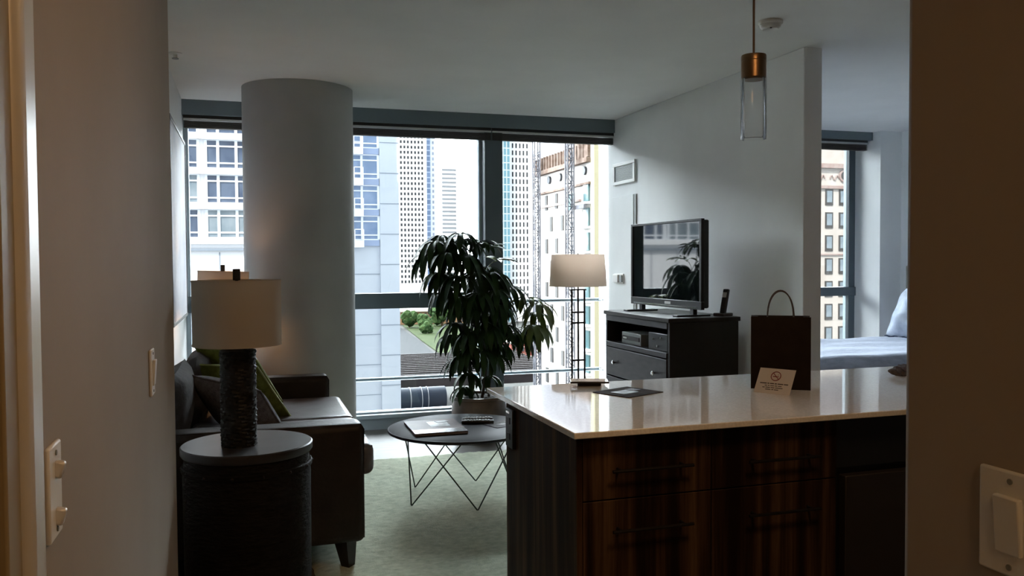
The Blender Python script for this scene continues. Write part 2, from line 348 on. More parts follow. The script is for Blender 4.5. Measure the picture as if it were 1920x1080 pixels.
# ceiling lamps (behind / beside the camera): the warm light of the hall and the kitchen
M['lampdiff2'] = mat('lit_kitchen_diffuser', (1,.85,.65), .5, emit=(1,.60,.28), es=9.5)
for (x, y, r, nm, md_) in ((.3, -.9, .13, 'round lit ceiling lamp in the hall', 'lampdiff'), (1.3, 1.2, .27, 'round lit ceiling lamp over the kitchen', 'lampdiff2')):
    t = thing('ceiling_lamp', nm, 'ceiling lamp', (x, y, C))
    MB().lathe([(r+.02, 0), (r+.02, -.03), (r, -.035), (r, -.03)], 40).build('rim', 'whitepl', t, smooth=True)
    MB().lathe([(r, -.028), (r*.8, -.05), (0, -.06)], 40).build('diffuser', md_, t, smooth=True)
# ------------------------------------------------------------------ pendant
t = thing('pendant_lamp', 'bronze capped clear glass cylinder pendant over the counter', 'pendant lamp', (1.88, 2.85, 1.915))
MB().lathe([(.062, C-1.915), (.062, C-1.915-.02), (.01, C-1.915-.03)], 32).build('canopy', 'bronze', t, smooth=True)
MB().cyl((0,0,.33), (0,0,C-1.915-.02), .0045, n=10).build('cord', 'cord', t)
MB().lathe([(0, .325), (.012, .325), (.012, .322), (.046, .322), (.0475, .318), (.0475, .300), (.0465, .299), (.0475, .298), (.0475, .235), (.040, .228), (.0, .228)], 48).build('cap', 'bronze', t, smooth=True)
MB().lathe([(.047, 0), (.0485, .04), (.0485, .235), (.044, .235), (.044, .01), (.040, .004)], 48, close=True).build('glass_shade', 'lampglass', t, smooth=True)
# ------------------------------------------------------------------ rug
rg = MB(); nx, ny = 90, 120; vs = []
x0, x1, y0, y1 = .28, 2.62, 3.22, 6.13
for i in range(nx+1):
    row = []
    for j in range(ny+1):
        ex = min(i, nx-i, j, ny-j)
        z = .016 + random.uniform(-.003, .003) if ex > 0 else .004
        row.append(rg.bm.verts.new((x0+(x1-x0)*i/nx+random.uniform(-.006,.006), y0+(y1-y0)*j/ny+random.uniform(-.006,.006), z)))
    vs.append(row)
for i in range(nx):
    for j in range(ny): rg.bm.faces.new((vs[i][j], vs[i+1][j], vs[i+1][j+1], vs[i][j+1]))
tag(rg.build('rug', 'rug', smooth=True), 'shaggy pale green rug under the coffee table and sofa', 'rug')
# ------------------------------------------------------------------ sofa
def cushion(w, d, h, puff=.5, n=14, e=.35):
    """soft box: w (x) d (y) h (z), bulging faces"""
    mb = MB()
    for sgn in (-1, 1):
        g = []
        for i in range(n+1):
            row = []
            for j in range(n+1):
                u, v = -1+2*i/n, -1+2*j/n
                k = (1-abs(u)**4)**e * (1-abs(v)**4)**e
                row.append(mb.bm.verts.new((u*w/2*(1-.03*(1-abs(v))), v*d/2*(1-.03*(1-abs(u))), sgn*h/2*(k*(1-puff)+k*puff*(1-.5*(u*u+v*v)*.5)))))
            g.append(row)
        for i in range(n):
            for j in range(n):
                f = (g[i][j], g[i+1][j], g[i+1][j+1], g[i][j+1]); mb.bm.faces.new(f if sgn > 0 else tuple(reversed(f)))
    bmesh.ops.remove_doubles(mb.bm, verts=mb.bm.verts[:], dist=1e-4)
    return mb
sofa = thing('sofa', 'dark brown two cushion sofa along the wall under the picture', 'sofa', (.03, 4.89, .016))
Z = .016
def sb(name, x0, x1, y0, y1, z0, z1, m, bev=.03, parent=sofa, seg=4): return B(x0-.03, x1-.03, y0-4.89, y1-4.89, z0-Z, z1-Z).build(name, m, parent, bevel=bev, seg=seg)
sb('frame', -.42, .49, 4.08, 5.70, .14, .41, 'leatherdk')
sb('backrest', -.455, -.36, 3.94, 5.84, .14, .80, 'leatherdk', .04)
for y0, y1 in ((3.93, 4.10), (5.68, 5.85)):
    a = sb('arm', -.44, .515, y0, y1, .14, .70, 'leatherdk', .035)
    yy = y0 if y0 < 5 else y1
    MB().tube([(.515-.03-.006, y0-4.89+.02, .16-Z), (.515-.03-.002, y0-4.89+.02, .67-Z), (.50-.03, y0-4.89+.02, .70-Z-.006), (-.40, y0-4.89+.02, .70-Z-.004)], .004, 6).build('piping', 'leatherdk', a, smooth=True)
for y0, y1 in ((4.105, 4.885), (4.895, 5.675)):
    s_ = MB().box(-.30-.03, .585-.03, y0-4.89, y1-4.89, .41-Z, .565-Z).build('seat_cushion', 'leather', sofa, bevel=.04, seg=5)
    e = .585-.03-.012
    MB().tube([(e, y0-4.89+.02, .562-Z-.012), (e, y1-4.89-.02, .562-Z-.012)], .005, 6).build('piping', 'piping', s_, smooth=True)
    ym = (y0+y1)/2-4.89
    bc = cushion(.74, .40, .17, .75).xf(Matrix.Translation((-.375 if y0 < 4.5 else -.315, ym, .735-Z)) @ Matrix.Rotation(math.radians(6), 4, 'Y') @ Matrix(((0,0,1,0),(1,0,0,0),(0,1,0,0),(0,0,0,1))))
    bc.build('back_cushion', 'backfab', sofa, smooth=True)
for x, y in ((.44, 4.0), (.44, 5.78), (-.38, 4.0), (-.38, 5.78)):
    MB().cyl((x-.03, y-4.89, .0 if x > 0 else -.016), (x-.03+(-.012 if x > 0 else .0), y-4.89, .145-Z), .022*1.414, .038*1.414, 4).build('leg', 'espresso', sofa)
def pillow(label, TL, TR, BR, m, pipe, thick=.13):
    TL, TR, BR = Vector(TL), Vector(TR), Vector(BR); a, b = (TR-TL)/2, (TR-BR)/2
    n = a.cross(b).normalized(); c = (TL+BR)/2
    t = thing('throw_pillow', label, 'pillow', c, group='throw pillows on the sofa')
    R = Matrix((a, b, n)).transposed().to_4x4()
    cushion(2, 2, thick, .85, 16, .5).xf(R).build('cover', m, t, smooth=True)
    pts = []
    for k in range(64):
        q = k/64*4; s_, u = int(q), (q-int(q))*2-1; e = .97+.03*abs(u)
        x, y = [(u, -e), (e, u), (-u, e), (-e, -u)][s_]
        pts.append(R @ Vector((x, y, 0)))
    pts.append(pts[0]); MB().tube(pts, .006, 6).build('piping', pipe, t, smooth=True)
    return t
pillow('olive green pillow sandwiched behind the grey pillow on the sofa', (-.29,4.97,.89), (.05,4.78,.885), (.24,5.02,.55), 'green', 'greenpipe')
pillow('grey pillow in front of the green ones beside the dark lamp', (-.29,4.56,.885), (.06,4.44,.80), (.21,4.60,.51), 'greyfab', 'greyfab', .17)
pillow('olive green pillow farthest from the near sofa arm', (-.29,5.26,.955), (.02,5.06,.945), (.20,5.32,.60), 'green', 'greenpipe')
# ------------------------------------------------------------------ end tables and table lamps
def end_table(label, x, y, z=.742):
    t = thing('end_table', label, 'end table', (x, y, 0), group='drum end tables')
    MB().lathe([(.245, z-.035), (.25, z-.028), (.25, z-.004), (.245, z), (0, z)], 64).build('tabletop', 'tabletop', t, smooth=True)
    MB().lathe([(.215, 0), (.232, .05), (.24, .2), (.242, z-.12), (.236, z-.035), (0, z-.035)], 64).build('drum', 'endtable', t, smooth=True)
    for zz in (.05, z-.085): MB().lathe([(.243, zz-.012), (.247, zz-.008), (.247, zz+.008), (.243, zz+.012), (.236, zz)], 64, close=True).build('band', 'endtable', t, smooth=True)
    for i in range(14):
        a = 2*PI*i/14; MB().lathe([(0, .006), (.004, .004), (.006, 0)], 10).xf(Matrix.Translation((.246*math.cos(a), .246*math.sin(a), z-.085)) @ Matrix.Rotation(a, 4, 'Z') @ Matrix.Rotation(PI/2, 4, 'Y')).build('stud', 'iron', t, smooth=True)
    return t
end_table('black drum end table in front of the near sofa arm', -.005, 3.47)
end_table('black drum end table between the far sofa arm and the column', -.19, 6.13)
def table_lamp(label, x, y, z, m, tilt=0, lit=False):
    t = thing('table_lamp', label, 'table lamp', (x, y, z), group='black based table lamps')
    b = MB(); n = 40; rows = 60; rings = []
    for j in range(rows+1):
        zz = .37*j/rows; ring = []
        for i in range(n):
            a = 2*PI*i/n
            r = .066+.004*math.sin(j*1.9+i*2.4)*math.cos(i*1.3-j*.7)+random.uniform(-.0022,.0022)
            ring.append(b.bm.verts.new((r*math.cos(a), r*math.sin(a), zz)))
        rings.append(ring)
    for a_, c_ in zip(rings, rings[1:]):
        for i in range(n): b.bm.faces.new((a_[i], a_[(i+1) % n], c_[(i+1) % n], c_[i]))
    b.bm.faces.new(list(reversed(rings[0])))
    top = b.bm.verts.new((0, 0, .392))
    for i in range(n): b.bm.faces.new((rings[-1][i], rings[-1][(i+1) % n], top))
    b.build('base', 'lampbase', t, smooth=True)
    MB().cyl((0,0,.39), (0,0,.645), .006, n=10).build('stem', 'iron', t)
    R = Matrix.Translation((0,0,.52)) @ Matrix.Rotation(tilt, 4, 'Y') @ Matrix.Translation((0,0,-.52))
    sh = MB().lathe([(.163, .390), (.165, .391), (.1655, .640), (.1635, .641), (.163, .639), (.1615, .392)], 72, close=True).xf(R).build('lamp_shade', m, t, smooth=True)
    MB().lathe([(.1657, .390), (.167, .390), (.167, .3965), (.1657, .3965)], 72, close=True).xf(R).build('trim_band', m, sh, smooth=True)
    MB().lathe([(.1660, .6345), (.1672, .6345), (.1672, .641), (.1660, .641)], 72, close=True).xf(R).build('trim_band', m, sh, smooth=True)
    sp = MB()
    for k in range(3): a = 2*PI*k/3; sp.cyl((0,0,.632), (.162*math.cos(a), .162*math.sin(a), .632), .002, n=6)
    sp.xf(R).build('spider', 'iron', sh)
    MB().box(-.014, .014, -.014, .014, .640, .684).build('finial', 'lampbase', t, bevel=.003)
    MB().lathe([(0, .405), (.014, .407), (.016, .43), (.028, .47), (.026, .50), (0, .515)], 20).xf(R @ Matrix.Translation((.03,0,0))).build('bulb', 'bulb' if lit else 'whitepl', t, smooth=True)
    return t
table_lamp('black carved table lamp with drum shade on the near end table', -.035, 3.43, .742, 'shade')
table_lamp('lit table lamp showing behind the near lamp shade', -.15, 6.06, .752, 'shade', math.radians(2.0), True)
# ------------------------------------------------------------------ coffee table
cx, cy = 1.225, 4.945; zt = .45; R_ = .437
ct = thing('coffee_table', 'round dark coffee table on crossed wire legs', 'coffee table', (cx, cy, .016))
MB().lathe([(R_-.003, zt-.016-.002), (R_-.006, zt-.016), (0, zt-.016)], 80).build('tabletop', 'coffeetop', ct, smooth=True)
MB().lathe([(R_-.02, zt-.016-.024), (R_, zt-.016-.016), (R_, zt-.016-.002), (R_-.004, zt-.016-.0005), (R_-.01, zt-.016-.004)], 80, close=True).build('rim', 'coffeerim', ct, smooth=True)
MB().lathe([(0, zt-.016-.022), (R_-.012, zt-.016-.022), (R_-.012, zt-.016-.006), (0, zt-.016-.006)], 80).build('core', 'coffeerim', ct, smooth=True)
for k in range(5):
    a = math.radians(-86+72*k); foot = Vector((.345*math.cos(a)-.003, .345*math.sin(a)+.035, .005))
    l = MB()
    pts = []
    for s_ in (-1, 1):
        b_ = a+s_*math.radians(56); pts.append(Vector((.35*math.cos(b_), .35*math.sin(b_), zt-.016-.022)))
    d0 = (pts[0]-foot).normalized(); d1 = (pts[1]-foot).normalized()
    l.tube([pts[0], foot+d0*.02, foot+d0*.006, foot+d1*.006, foot+d1*.02, pts[1]], .0042, 8)
    l.build('leg', 'wire', ct, smooth=True)
tz = zt+.001
# magazine, remotes
mg = thing('magazine', 'reddish magazine lying on the coffee table', 'magazine', (1.065, 4.93, tz), math.radians(-1))
B(-.155, .155, -.20, .20, 0, .014).build('pages', 'paper', mg, bevel=.002)
B(-.157, .157, -.202, .202, .014, .0165).build('cover', 'magred', mg)
B(-.03, .09, -.02, .14, .0165, .0172).build('cover_photo', 'photo', mg)
B(-.155, .155, -.20, -.09, .0165, .0170).build('cover_band', 'maggrey', mg)
MB().box(.06, .13, .07, .12, .0172, .0185, Matrix.Rotation(.3, 4, 'Z')).build('cover_mark', 'black', mg)
def remote(label, x, y, z, rz, L=.19):
    t = thing('remote_control', label, 'remote control', (x, y, z), rz, 'remotes on the coffee table')
    B(-L/2, L/2, -.024, .024, 0, .02).build('body', 'darkpl', t, bevel=.006)
    for i in range(9):
        for j in range(3): B(-L/2+.018+i*.018, -.006+.0-L/2+.036+i*.018, -.018+j*.013, -.009+j*.013, .019, .0225).build('button', 'greypl' if (i+j) % 3 else 'whitepl', t)
    return t
remote('dark remote control on the coffee table closest to the magazine', 1.35, 5.01, tz, math.radians(-16), .20)
remote('dark remote control beside the other remote, nearer the plant pot', 1.37, 5.09, tz, math.radians(-12), .19)
lf = thing('leaflet', 'thin pale sheet on the coffee table beside the remotes', 'paper', (1.48, 4.92, tz), math.radians(20))
B(-.09, .09, -.07, .07, 0, .002).build('sheet', 'maggrey', lf)
MB().box(-.03, .03, -.02, .02, .002, .003).build('printed_photo', 'photo', lf)
# ------------------------------------------------------------------ potted plant
PX, PY = 1.79, 6.60
pl = thing('potted_plant', 'tall dark green umbrella plant in a brown pot before the window', 'potted plant', (PX, PY, 0))
MB().lathe([(.14, 0), (.165, .01), (.205, .12), (.222, .22), (.222, .29), (.212, .335), (.222, .345), (.222, .365), (.205, .365), (.2, .33), (0, .33)], 56).build('pot', 'pot', pl, smooth=True)
sl = MB().lathe([(.203, .335), (.15, .352), (.05, .36), (0, .36)], 32)
sl.build('soil', 'soil', pl, smooth=True)
leaf = MB(); dry = MB()
def leaflet(mb, base, d, L, w, droop, roll=0):
    """one drooping lance-shaped leaflet with a folded midrib"""
    p = Vector(base); d = Vector(d).normalized(); n = 6; side = d.cross(Vector((0,0,1)))
    if side.length < .05: side = Vector((1,0,0))
    side.normalize(); side = Matrix.Rotation(roll, 3, d) @ side
    prev = None
    for i in range(n+1):
        u = i/n; ww = w*(math.sin(PI*min(1, u*.92+.06)))**.75*(.35 if i == 0 else 1)
        if i == n: ww = .0008
        up = side.cross(d).normalized()
        row = [mb.bm.verts.new(p-side*ww+up*ww*.28), mb.bm.verts.new(p), mb.bm.verts.new(p+side*ww+up*ww*.28)]
        if prev:
            for k in range(2): mb.bm.faces.new((prev[k], prev[k+1], row[k+1], row[k]))
        prev = row
        d = (d + Vector((0,0,-droop/n))).normalized(); p = p + d*(L/n)
def cluster(mb, hub, out, nleaf, L, w, droop, spread=1.0):
    """palmate leaf: leaflets radiating from the hub"""
    out = Vector(out).normalized()
    a0 = math.atan2(out.y, out.x)
    for i in range(nleaf):
        a = a0 + (i-(nleaf-1)/2)*(2*PI*.86*spread/nleaf)+random.uniform(-.1,.1)
        el = .30+out.z*.6+random.uniform(-.18,.18)
        d = Vector((math.cos(a), math.sin(a), el))
        leaflet(mb, hub, d, L*random.uniform(.82,1.12), w*random.uniform(.85,1.1), droop*random.uniform(.8,1.25), random.uniform(-.3,.3))
stems = [((-.05,-.02), (-.10,-.05,1.45-.0)), ((.03,.03), (.02,.06,1.42)), ((.05,-.05), (.20,-.04,1.18)), ((-.02,.06), (-.22,.05,1.30)), ((.0,-.07), (.05,-.12,.95))]
for (bx, by), (ex, ey, ez) in stems:
    pts = []; r = []
    for i in range(9):
        u = i/8; pts.append((bx+(ex-bx)*u+.02*math.sin(u*5+bx*40), by+(ey-by)*u+.02*math.cos(u*4+by*30), .34+(ez-.34)*u)); r.append(.013*(1-.55*u))
    MB().tube(pts, r, 8).build('stem', 'stem', pl, smooth=True)
# hubs: (x, y, z) relative to the pot, outward direction, leaflets, length, droop
hubs = [
 (-.36,-.05,1.61,-1,0,8,.27,2.6),(-.27,.10,1.66,-.6,.3,8,.27,2.5),(-.16,-.08,1.67,-.2,-.6,8,.26,2.4),(-.10,.06,1.63,.2,.6,8,.24,2.2),(-.40,.05,1.50,-1,.2,8,.26,2.8),
 (-.28,-.14,1.52,-.6,-.7,8,.25,2.6),(-.15,-.12,1.50,.0,-1,8,.25,2.5),(.02,.0,1.60,.5,.1,7,.22,1.6),(.03,-.03,1.55,.8,-.1,7,.21,.6),(.16,.0,1.45,.9,.1,6,.19,.7),
 (-.32,-.02,1.36,-1,0,8,.26,2.8),(-.24,.12,1.36,-.5,.8,8,.26,2.6),(-.20,-.15,1.34,-.4,-.9,8,.26,2.7),(-.06,-.12,1.36,.1,-1,8,.26,2.6),(.08,-.10,1.36,.5,-.9,8,.25,2.6),(.18,.05,1.34,.9,.3,8,.25,2.6),
 (.12,.15,1.40,.5,.8,8,.24,2.4),(.24,-.06,1.24,1,-.3,8,.25,2.6),(.10,-.16,1.22,.3,-1,8,.26,2.7),(-.05,-.18,1.20,-.1,-1,8,.26,2.7),(-.20,-.14,1.18,-.7,-.7,8,.25,2.7),(-.26,.05,1.20,-1,.2,8,.25,2.7),(.05,.18,1.22,.1,1,8,.25,2.6),
 (.42,.0,1.14,.9,0,7,.21,1.8),(.50,-.05,1.10,1,-.1,8,.25,2.5),(.52,.06,1.02,1,.3,8,.25,2.7),(.43,-.10,.93,.6,-.7,8,.24,2.9),(.36,.02,.86,.4,.2,8,.25,3.0),(.50,-.02,.92,1,-.2,7,.24,2.8),
 (-.20,-.06,.96,-1,-.2,7,.22,2.2),(-.21,.02,.86,-1,.1,7,.24,2.4),(-.10,-.14,.90,-.3,-1,8,.25,2.7),(.06,-.15,.92,.3,-1,8,.25,2.7),(.20,-.06,.93,1,-.2,8,.24,2.2),(.12,.12,.96,.6,.8,8,.24,2.4),
 (-.14,-.08,.72,-.6,-.8,7,.22,2.6),(.0,-.14,.74,.0,-1,7,.22,2.7),(.16,-.05,.78,.9,-.3,7,.23,2.3),(.05,.12,.80,.3,1,7,.22,2.4),(-.10,.10,.78,-.6,.7,7,.22,2.5),
 (-.33,.10,1.56,-.9,.6,8,.25,2.7),(-.22,-.02,1.60,-.3,-.3,8,.27,2.6),(-.08,-.03,1.46,.2,-.5,8,.25,2.6),(.05,.08,1.30,.4,.7,8,.25,2.6),(.0,-.05,1.26,.1,-.8,8,.25,2.7),(.14,-.04,1.30,.7,-.5,8,.25,2.7),
 (.20,.08,1.14,.8,.5,8,.25,2.7),(.14,-.12,1.10,.6,-.8,8,.26,2.7),(.0,-.12,1.10,.0,-1,8,.26,2.8),(-.12,-.02,1.12,-.5,-.4,8,.26,2.7),(-.05,.14,1.12,-.2,1,8,.25,2.7),(.10,.02,1.06,.5,.1,8,.26,2.7),(-.28,-.06,1.26,-.9,-.4,8,.26,2.8),
 (.0,-.10,.96,.0,-1,8,.26,2.8),(.13,.06,.84,.7,.5,8,.25,2.7),(-.04,.08,.86,-.3,.8,8,.25,2.7),(-.08,-.12,.78,-.3,-.9,7,.24,2.7),(.10,-.10,.70,.5,-.8,7,.23,2.6),(-.16,.0,.66,-1,.1,7,.23,2.5),
 (-.10,-.06,.55,-.9,-.4,7,.20,2.4),(-.14,-.05,.44,-1,-.3,6,.19,2.2),(.06,-.06,.52,.5,-.8,6,.17,2.2),
]
for (x, y, z, ox, oy, n, L, dr) in hubs:
    mb = dry if (x > .40 or (.1 < x < .2 and z > 1.44)) else leaf
    cluster(mb, (x, y, z), (ox, oy, .25 if dr < 1.7 else .05), n+1, L*1.08, .026, dr, 1.0 if dr > 1.0 else .75)
    # petiole from the nearest cane
    k = min(stems, key=lambda s_: abs(s_[1][0]-x)+abs(s_[1][1]-y)*.6+(0 if s_[1][2] > z-.15 else .5))
    u = max(0, min(1, (z-.22-.34)/(k[1][2]-.34)))
    bx = k[0][0]+(k[1][0]-k[0][0])*u; by = k[0][1]+(k[1][1]-k[0][1])*u; bz = .34+(k[1][2]-.34)*u
    pts = []
    for i in range(7):
        q = i/6; pts.append((bx+(x-bx)*q, by+(y-by)*q, bz+(z-bz)*q+.06*math.sin(PI*q)))
    mb.tube(pts, .0028, 5)
fo = leaf.build('foliage', 'leaf', pl, smooth=True)
dr_ = dry.build('foliage', 'leafdry', pl, smooth=True); dr_['label'] = 'lighter yellow green leaves'
# ------------------------------------------------------------------ floor lamp
fl = thing('floor_lamp', 'slim dark floor lamp with drum shade before the window', 'floor lamp', (2.70, 6.70, 0))
MB().lathe([(.14, 0), (.14, .015), (.13, .02), (.02, .024), (0, .024)], 40).build('base', 'iron', fl, smooth=True)
for dx in (-.058, 0, .058): MB().cyl((dx, 0, .022), (dx, 0, 1.20), .0085, n=10).build('rod', 'iron', fl, smooth=True)
for z in (.06, .60, .92, 1.01): B(-.066, .066, -.007, .007, z-.008, z+.008).build('crossbar', 'iron', fl)
B(-.072, .072, -.012, .012, 1.196, 1.208).build('yoke', 'iron', fl)
MB().cyl((0,0,1.2), (0,0,1.49), .007, n=10).build('stem', 'iron', fl)
sh = MB().lathe([(.243, 1.232), (.245, 1.233), (.226, 1.502), (.224, 1.503), (.2225, 1.501), (.2415, 1.234)], 72, close=True).build('lamp_shade', 'shade2', fl, smooth=True)
sp = MB()
for k in range(3): a = 2*PI*k/3; sp.cyl((0,0,1.485), (.222*math.cos(a), .222*math.sin(a), 1.485), .002, n=6)
sp.build('spider', 'iron', sh)
MB().lathe([(0, 1.49), (.008, 1.492), (.01, 1.505), (0, 1.515)], 14).build('finial', 'iron', fl, smooth=True)
MB().lathe([(0, 1.25), (.014, 1.252), (.016, 1.28), (.03, 1.33), (.026, 1.36), (0, 1.37)], 18).build('bulb', 'whitepl', fl, smooth=True)
# ------------------------------------------------------------------ media chest, tv
mcx = thing('media_chest', 'tall espresso media chest under the television', 'cabinet', (2.92, 5.51, 0))
def mc(name, x0, x1, y0, y1, z0, z1, m, parent=mcx, bev=.004): return B(x0-2.92, x1-2.92, y0-5.51, y1-5.51, z0, z1).build(name, m, parent, bevel=bev)
mc('top_panel', 2.645, 3.19, 4.98, 6.04, 1.035, 1.065, 'espresso')
mc('side_panel', 2.66, 3.18, 4.99, 5.02, 0, 1.035, 'espresso'); mc('side_panel', 2.66, 3.18, 6.0, 6.03, 0, 1.035, 'espresso')
mc('back_panel', 3.165, 3.18, 5.02, 6.0, .05, 1.035, 'espresso')
mc('top_apron', 2.655, 2.68, 5.02, 6.0, .99, 1.035, 'espfront')
mc('shelf', 2.65, 3.165, 5.02, 6.0, .795, .832, 'espfront')
mc('plinth', 2.68, 2.70, 5.02, 6.0, .0, .12, 'espresso')
for z0, z1 in ((.575, .788), (.352, .566), (.125, .343)):
    d = mc('drawer', 2.652, 2.675, 5.024, 5.996, z0, z1, 'espfront')
    for y in (5.18, 5.83):
        MB().lathe([(0, 0), (.006, 0), (.006, .012), (.015, .018), (.016, .025), (.010, .031), (0, .032)], 20).xf(Matrix.Translation((2.652-2.92, y-5.51, (z0+z1)/2)) @ Matrix.Rotation(-PI/2, 4, 'Y')).build('knob', 'chrome', d, smooth=True)
t = thing('disc_player', 'small silver box in the open shelf of the media chest', 'disc player', (2.78, 5.64, .832))
B(-.09, .09, -.16, .16, 0, .085).build('body', 'greypl', t, bevel=.005)
B(-.095, -.09, -.14, .14, .03, .06).build('front_panel', 'maggrey', t); B(-.098, -.095, .06, .12, .038, .05).build('button', 'whitepl', t)
t = thing('receiver_box', 'black box with small lights in the open shelf beside the silver box', 'receiver', (2.82, 5.20, .832))
B(-.14, .14, -.14, .14, 0, .12).build('body', 'darkpl', t, bevel=.005)
for y, z in ((-.05, .09), (.06, .075), (.0, .03)): MB().cyl((-.141, y, z), (-.147, y, z), .008, n=14).build('dial', 'chrome', t)
TVA = math.radians(-3)
tv = thing('television', 'flat television standing on the media chest', 'television', (2.885, 5.487, 1.065), 0)
tvm = Matrix.Rotation(-TVA*0+math.radians(2.4), 4, 'Z')
def tb(name, x0, x1, y0, y1, z0, z1, m, parent=tv, bev=0): return MB().box(x0, x1, y0, y1, z0, z1).xf(tvm).build(name, m, parent, bevel=bev)
tb('housing', 0.012, .055, -.49, .49, .06, .655, 'darkpl', bev=.01)
bz = MB(); bz.box(-.012, .014, -.497, .497, .05, .105); bz.box(-.012, .014, -.497, .497, .645, .662); bz.box(-.012, .014, -.497, -.47, .105, .645); bz.box(-.012, .014, .47, .497, .105, .645)
bz.xf(tvm).build('bezel', 'black', tv, bevel=.003)
tb('screen', -.004, .012, -.47, .47, .105, .645, 'screen')
tb('trim_strip', -.014, -.010, -.45, .45, .058, .066, 'chrome')
tb('badge', -.014, -.011, -.10, -.02, .072, .09, 'whitepl')
for y in (-.36, .36):
    ft = tb('foot', -.13, .13, y-.035, y+.035, 0, .012, 'black', bev=.004); tb('foot_post', .0, .03, y-.02, y+.02, .01, .07, 'black', ft)
ph = thing('cordless_phone', 'cordless handset standing in its cradle on the media chest', 'telephone', (3.11, 5.075, 1.065), math.radians(20))
MB().prism([(-.05,-.045), (.055,-.045), (.055,.045), (-.05,.045)], 0, .022).build('cradle', 'maggrey', ph, bevel=.006)
h = MB().box(-.012, .012, -.022, .022, 0, .17, Matrix.Rotation(math.radians(14), 4, 'Y'), (.0, 0, .018)).build('handset', 'darkpl', ph, bevel=.006)
MB().box(-.0145, -.011, -.016, .016, .11, .145, Matrix.Rotation(math.radians(14), 4, 'Y'), (.0, 0, .018)).build('display', 'whitepl', h)
for i in range(4): MB().box(-.0145, -.011, -.016, .016, .03+i*.018, .041+i*.018, Matrix.Rotation(math.radians(14), 4, 'Y'), (.0, 0, .018)).build('button_row', 'maggrey', h)
# ------------------------------------------------------------------ kitchen peninsula
ctp = B(.954, 3.62, 2.402, 3.395, .90, .92).build('countertop', 'ctop', bevel=.003); tag(ctp, 'white quartz countertop of the kitchen peninsula', 'countertop')
def handle(parent, x0, x1, z, y=2.45):
    l = MB(); l.tube([(x0, y-.034, z), (x1, y-.034, z)], .0055, 8)
    for x in (x0+.03, x1-.03): l.cyl((x, y-.034, z), (x, y, z), .005, n=8)
    return l.build('handle', 'iron', parent, smooth=True)
kc = thing('kitchen_cabinet', 'dark striped wood cabinet at the open end of the peninsula', 'cabinet', (0,0,0))
B(1.0, 1.462, 2.47, 3.20, .0, .895).build('body', 'zebra', kc)
B(.98, 1.0, 2.45, 3.20, 0, .895).build('end_panel', 'zebra', kc, bevel=.002)
for z0, z1, hz in ((.690, .893, .786), (.10, .686, .594)):
    d = B(1.002, 1.458, 2.45, 2.47, z0, z1).build('drawer' if z0 > .5 else 'door', 'zebra', kc, bevel=.002); handle(d, 1.09, 1.375, hz)
kc2 = thing('kitchen_cabinet', 'dark striped wood cabinet beside the black dishwasher', 'cabinet', (0,0,0))
B(1.463, 1.955, 2.47, 3.20, .0, .895).build('body', 'zebra', kc2)
for z0, z1, hz in ((.690, .893, .778), (.10, .686, .598)):
    d = B(1.462, 1.953, 2.45, 2.47, z0, z1).build('drawer' if z0 > .5 else 'door', 'zebra', kc2, bevel=.002); handle(d, 1.583, 1.865, hz)
dw = thing('dishwasher', 'black dishwasher under the countertop', 'dishwasher', (0,0,0))
B(1.965, 2.565, 2.49, 3.15, .10, .89).build('body', 'black', dw); B(1.965, 2.565, 2.47, 2.49, .715, .885).build('control_panel', 'black', dw, bevel=.003)
M['dwdoor'] = mat('dishwasher_door', (.018,.013,.01), .45)
B(1.993, 2.555, 2.45, 2.49, .11, .69).build('door', 'dwdoor', dw, bevel=.004); B(1.965, 2.565, 2.52, 2.55, 0, .10).build('toe_kick', 'black', dw)
kc3 = thing('kitchen_cabinet', 'dark striped wood cabinet past the dishwasher', 'cabinet', (0,0,0))
B(2.575, 3.55, 2.47, 3.20, 0, .895).build('body', 'zebra', kc3)
for x0, x1 in ((2.577, 3.06), (3.064, 3.548)):
    d = B(x0, x1, 2.45, 2.47, .10, .893).build('door', 'zebra', kc3, bevel=.002); handle(d, x0+.1, x1-.1, .79)
ol = thing('power_outlet', 'black outlet box on the peninsula end panel under the countertop', 'outlet', (.98, 3.12, .80), -PI/2)
B(-.045, .045, -.014, 0, -.075, .075).build('box', 'darkpl', ol, bevel=.003)
for z in (-.03, .03): B(-.016, .016, -.017, -.013, z-.013, z+.013).build('socket', 'black', ol, bevel=.002)
B(-.03, .01, -.016, -.012, .058, .066).build('highlight_strip', 'chrome', ol)
# --- things on the countertop
zc = .92
def quad_rz(a, b): return math.atan2(b[1]-a[1], b[0]-a[0])
bg = thing('paper_bag', 'dark brown paper shopping bag with rope handles on the countertop', 'paper bag', (2.10, 2.985, zc), quad_rz((1.978,3.011), (2.171,2.881)))
L_ = .1165; D_ = .05; H_ = .296
b = MB()
for x0, x1, y0, y1 in ((-L_, L_, -D_, -D_+.002), (-L_, L_, D_-.002, D_)): b.box(x0, x1, y0, y1, 0, H_)
b.box(-L_, L_, -D_, D_, 0, .002); b.build('panels', 'bag', bg)
for s_ in (-1, 1):
    g = MB(); v = []
    for z in (0, .09, .19, H_):
        q = (z/H_)*.028
        v.append([g.bm.verts.new((s_*L_, -D_, z)), g.bm.verts.new((s_*(L_-q), 0, z)), g.bm.verts.new((s_*L_, D_, z))])
    for a_, c_ in zip(v, v[1:]):
        for k in range(2): g.bm.faces.new((a_[k], a_[k+1], c_[k+1], c_[k]))
    g.build('gusset', 'bagside', bg)
for y in (-D_+.006, D_-.006):
    pts = [(.052*math.cos(PI*i/18), y, H_-.02+.125*math.sin(PI*i/18)**.8) for i in range(19)]
    pts = [(.056, y, H_-.05)]+pts+[(-.056, y, H_-.05)]
    MB().tube(pts, .0028, 7).build('handle', 'handle', bg, smooth=True)
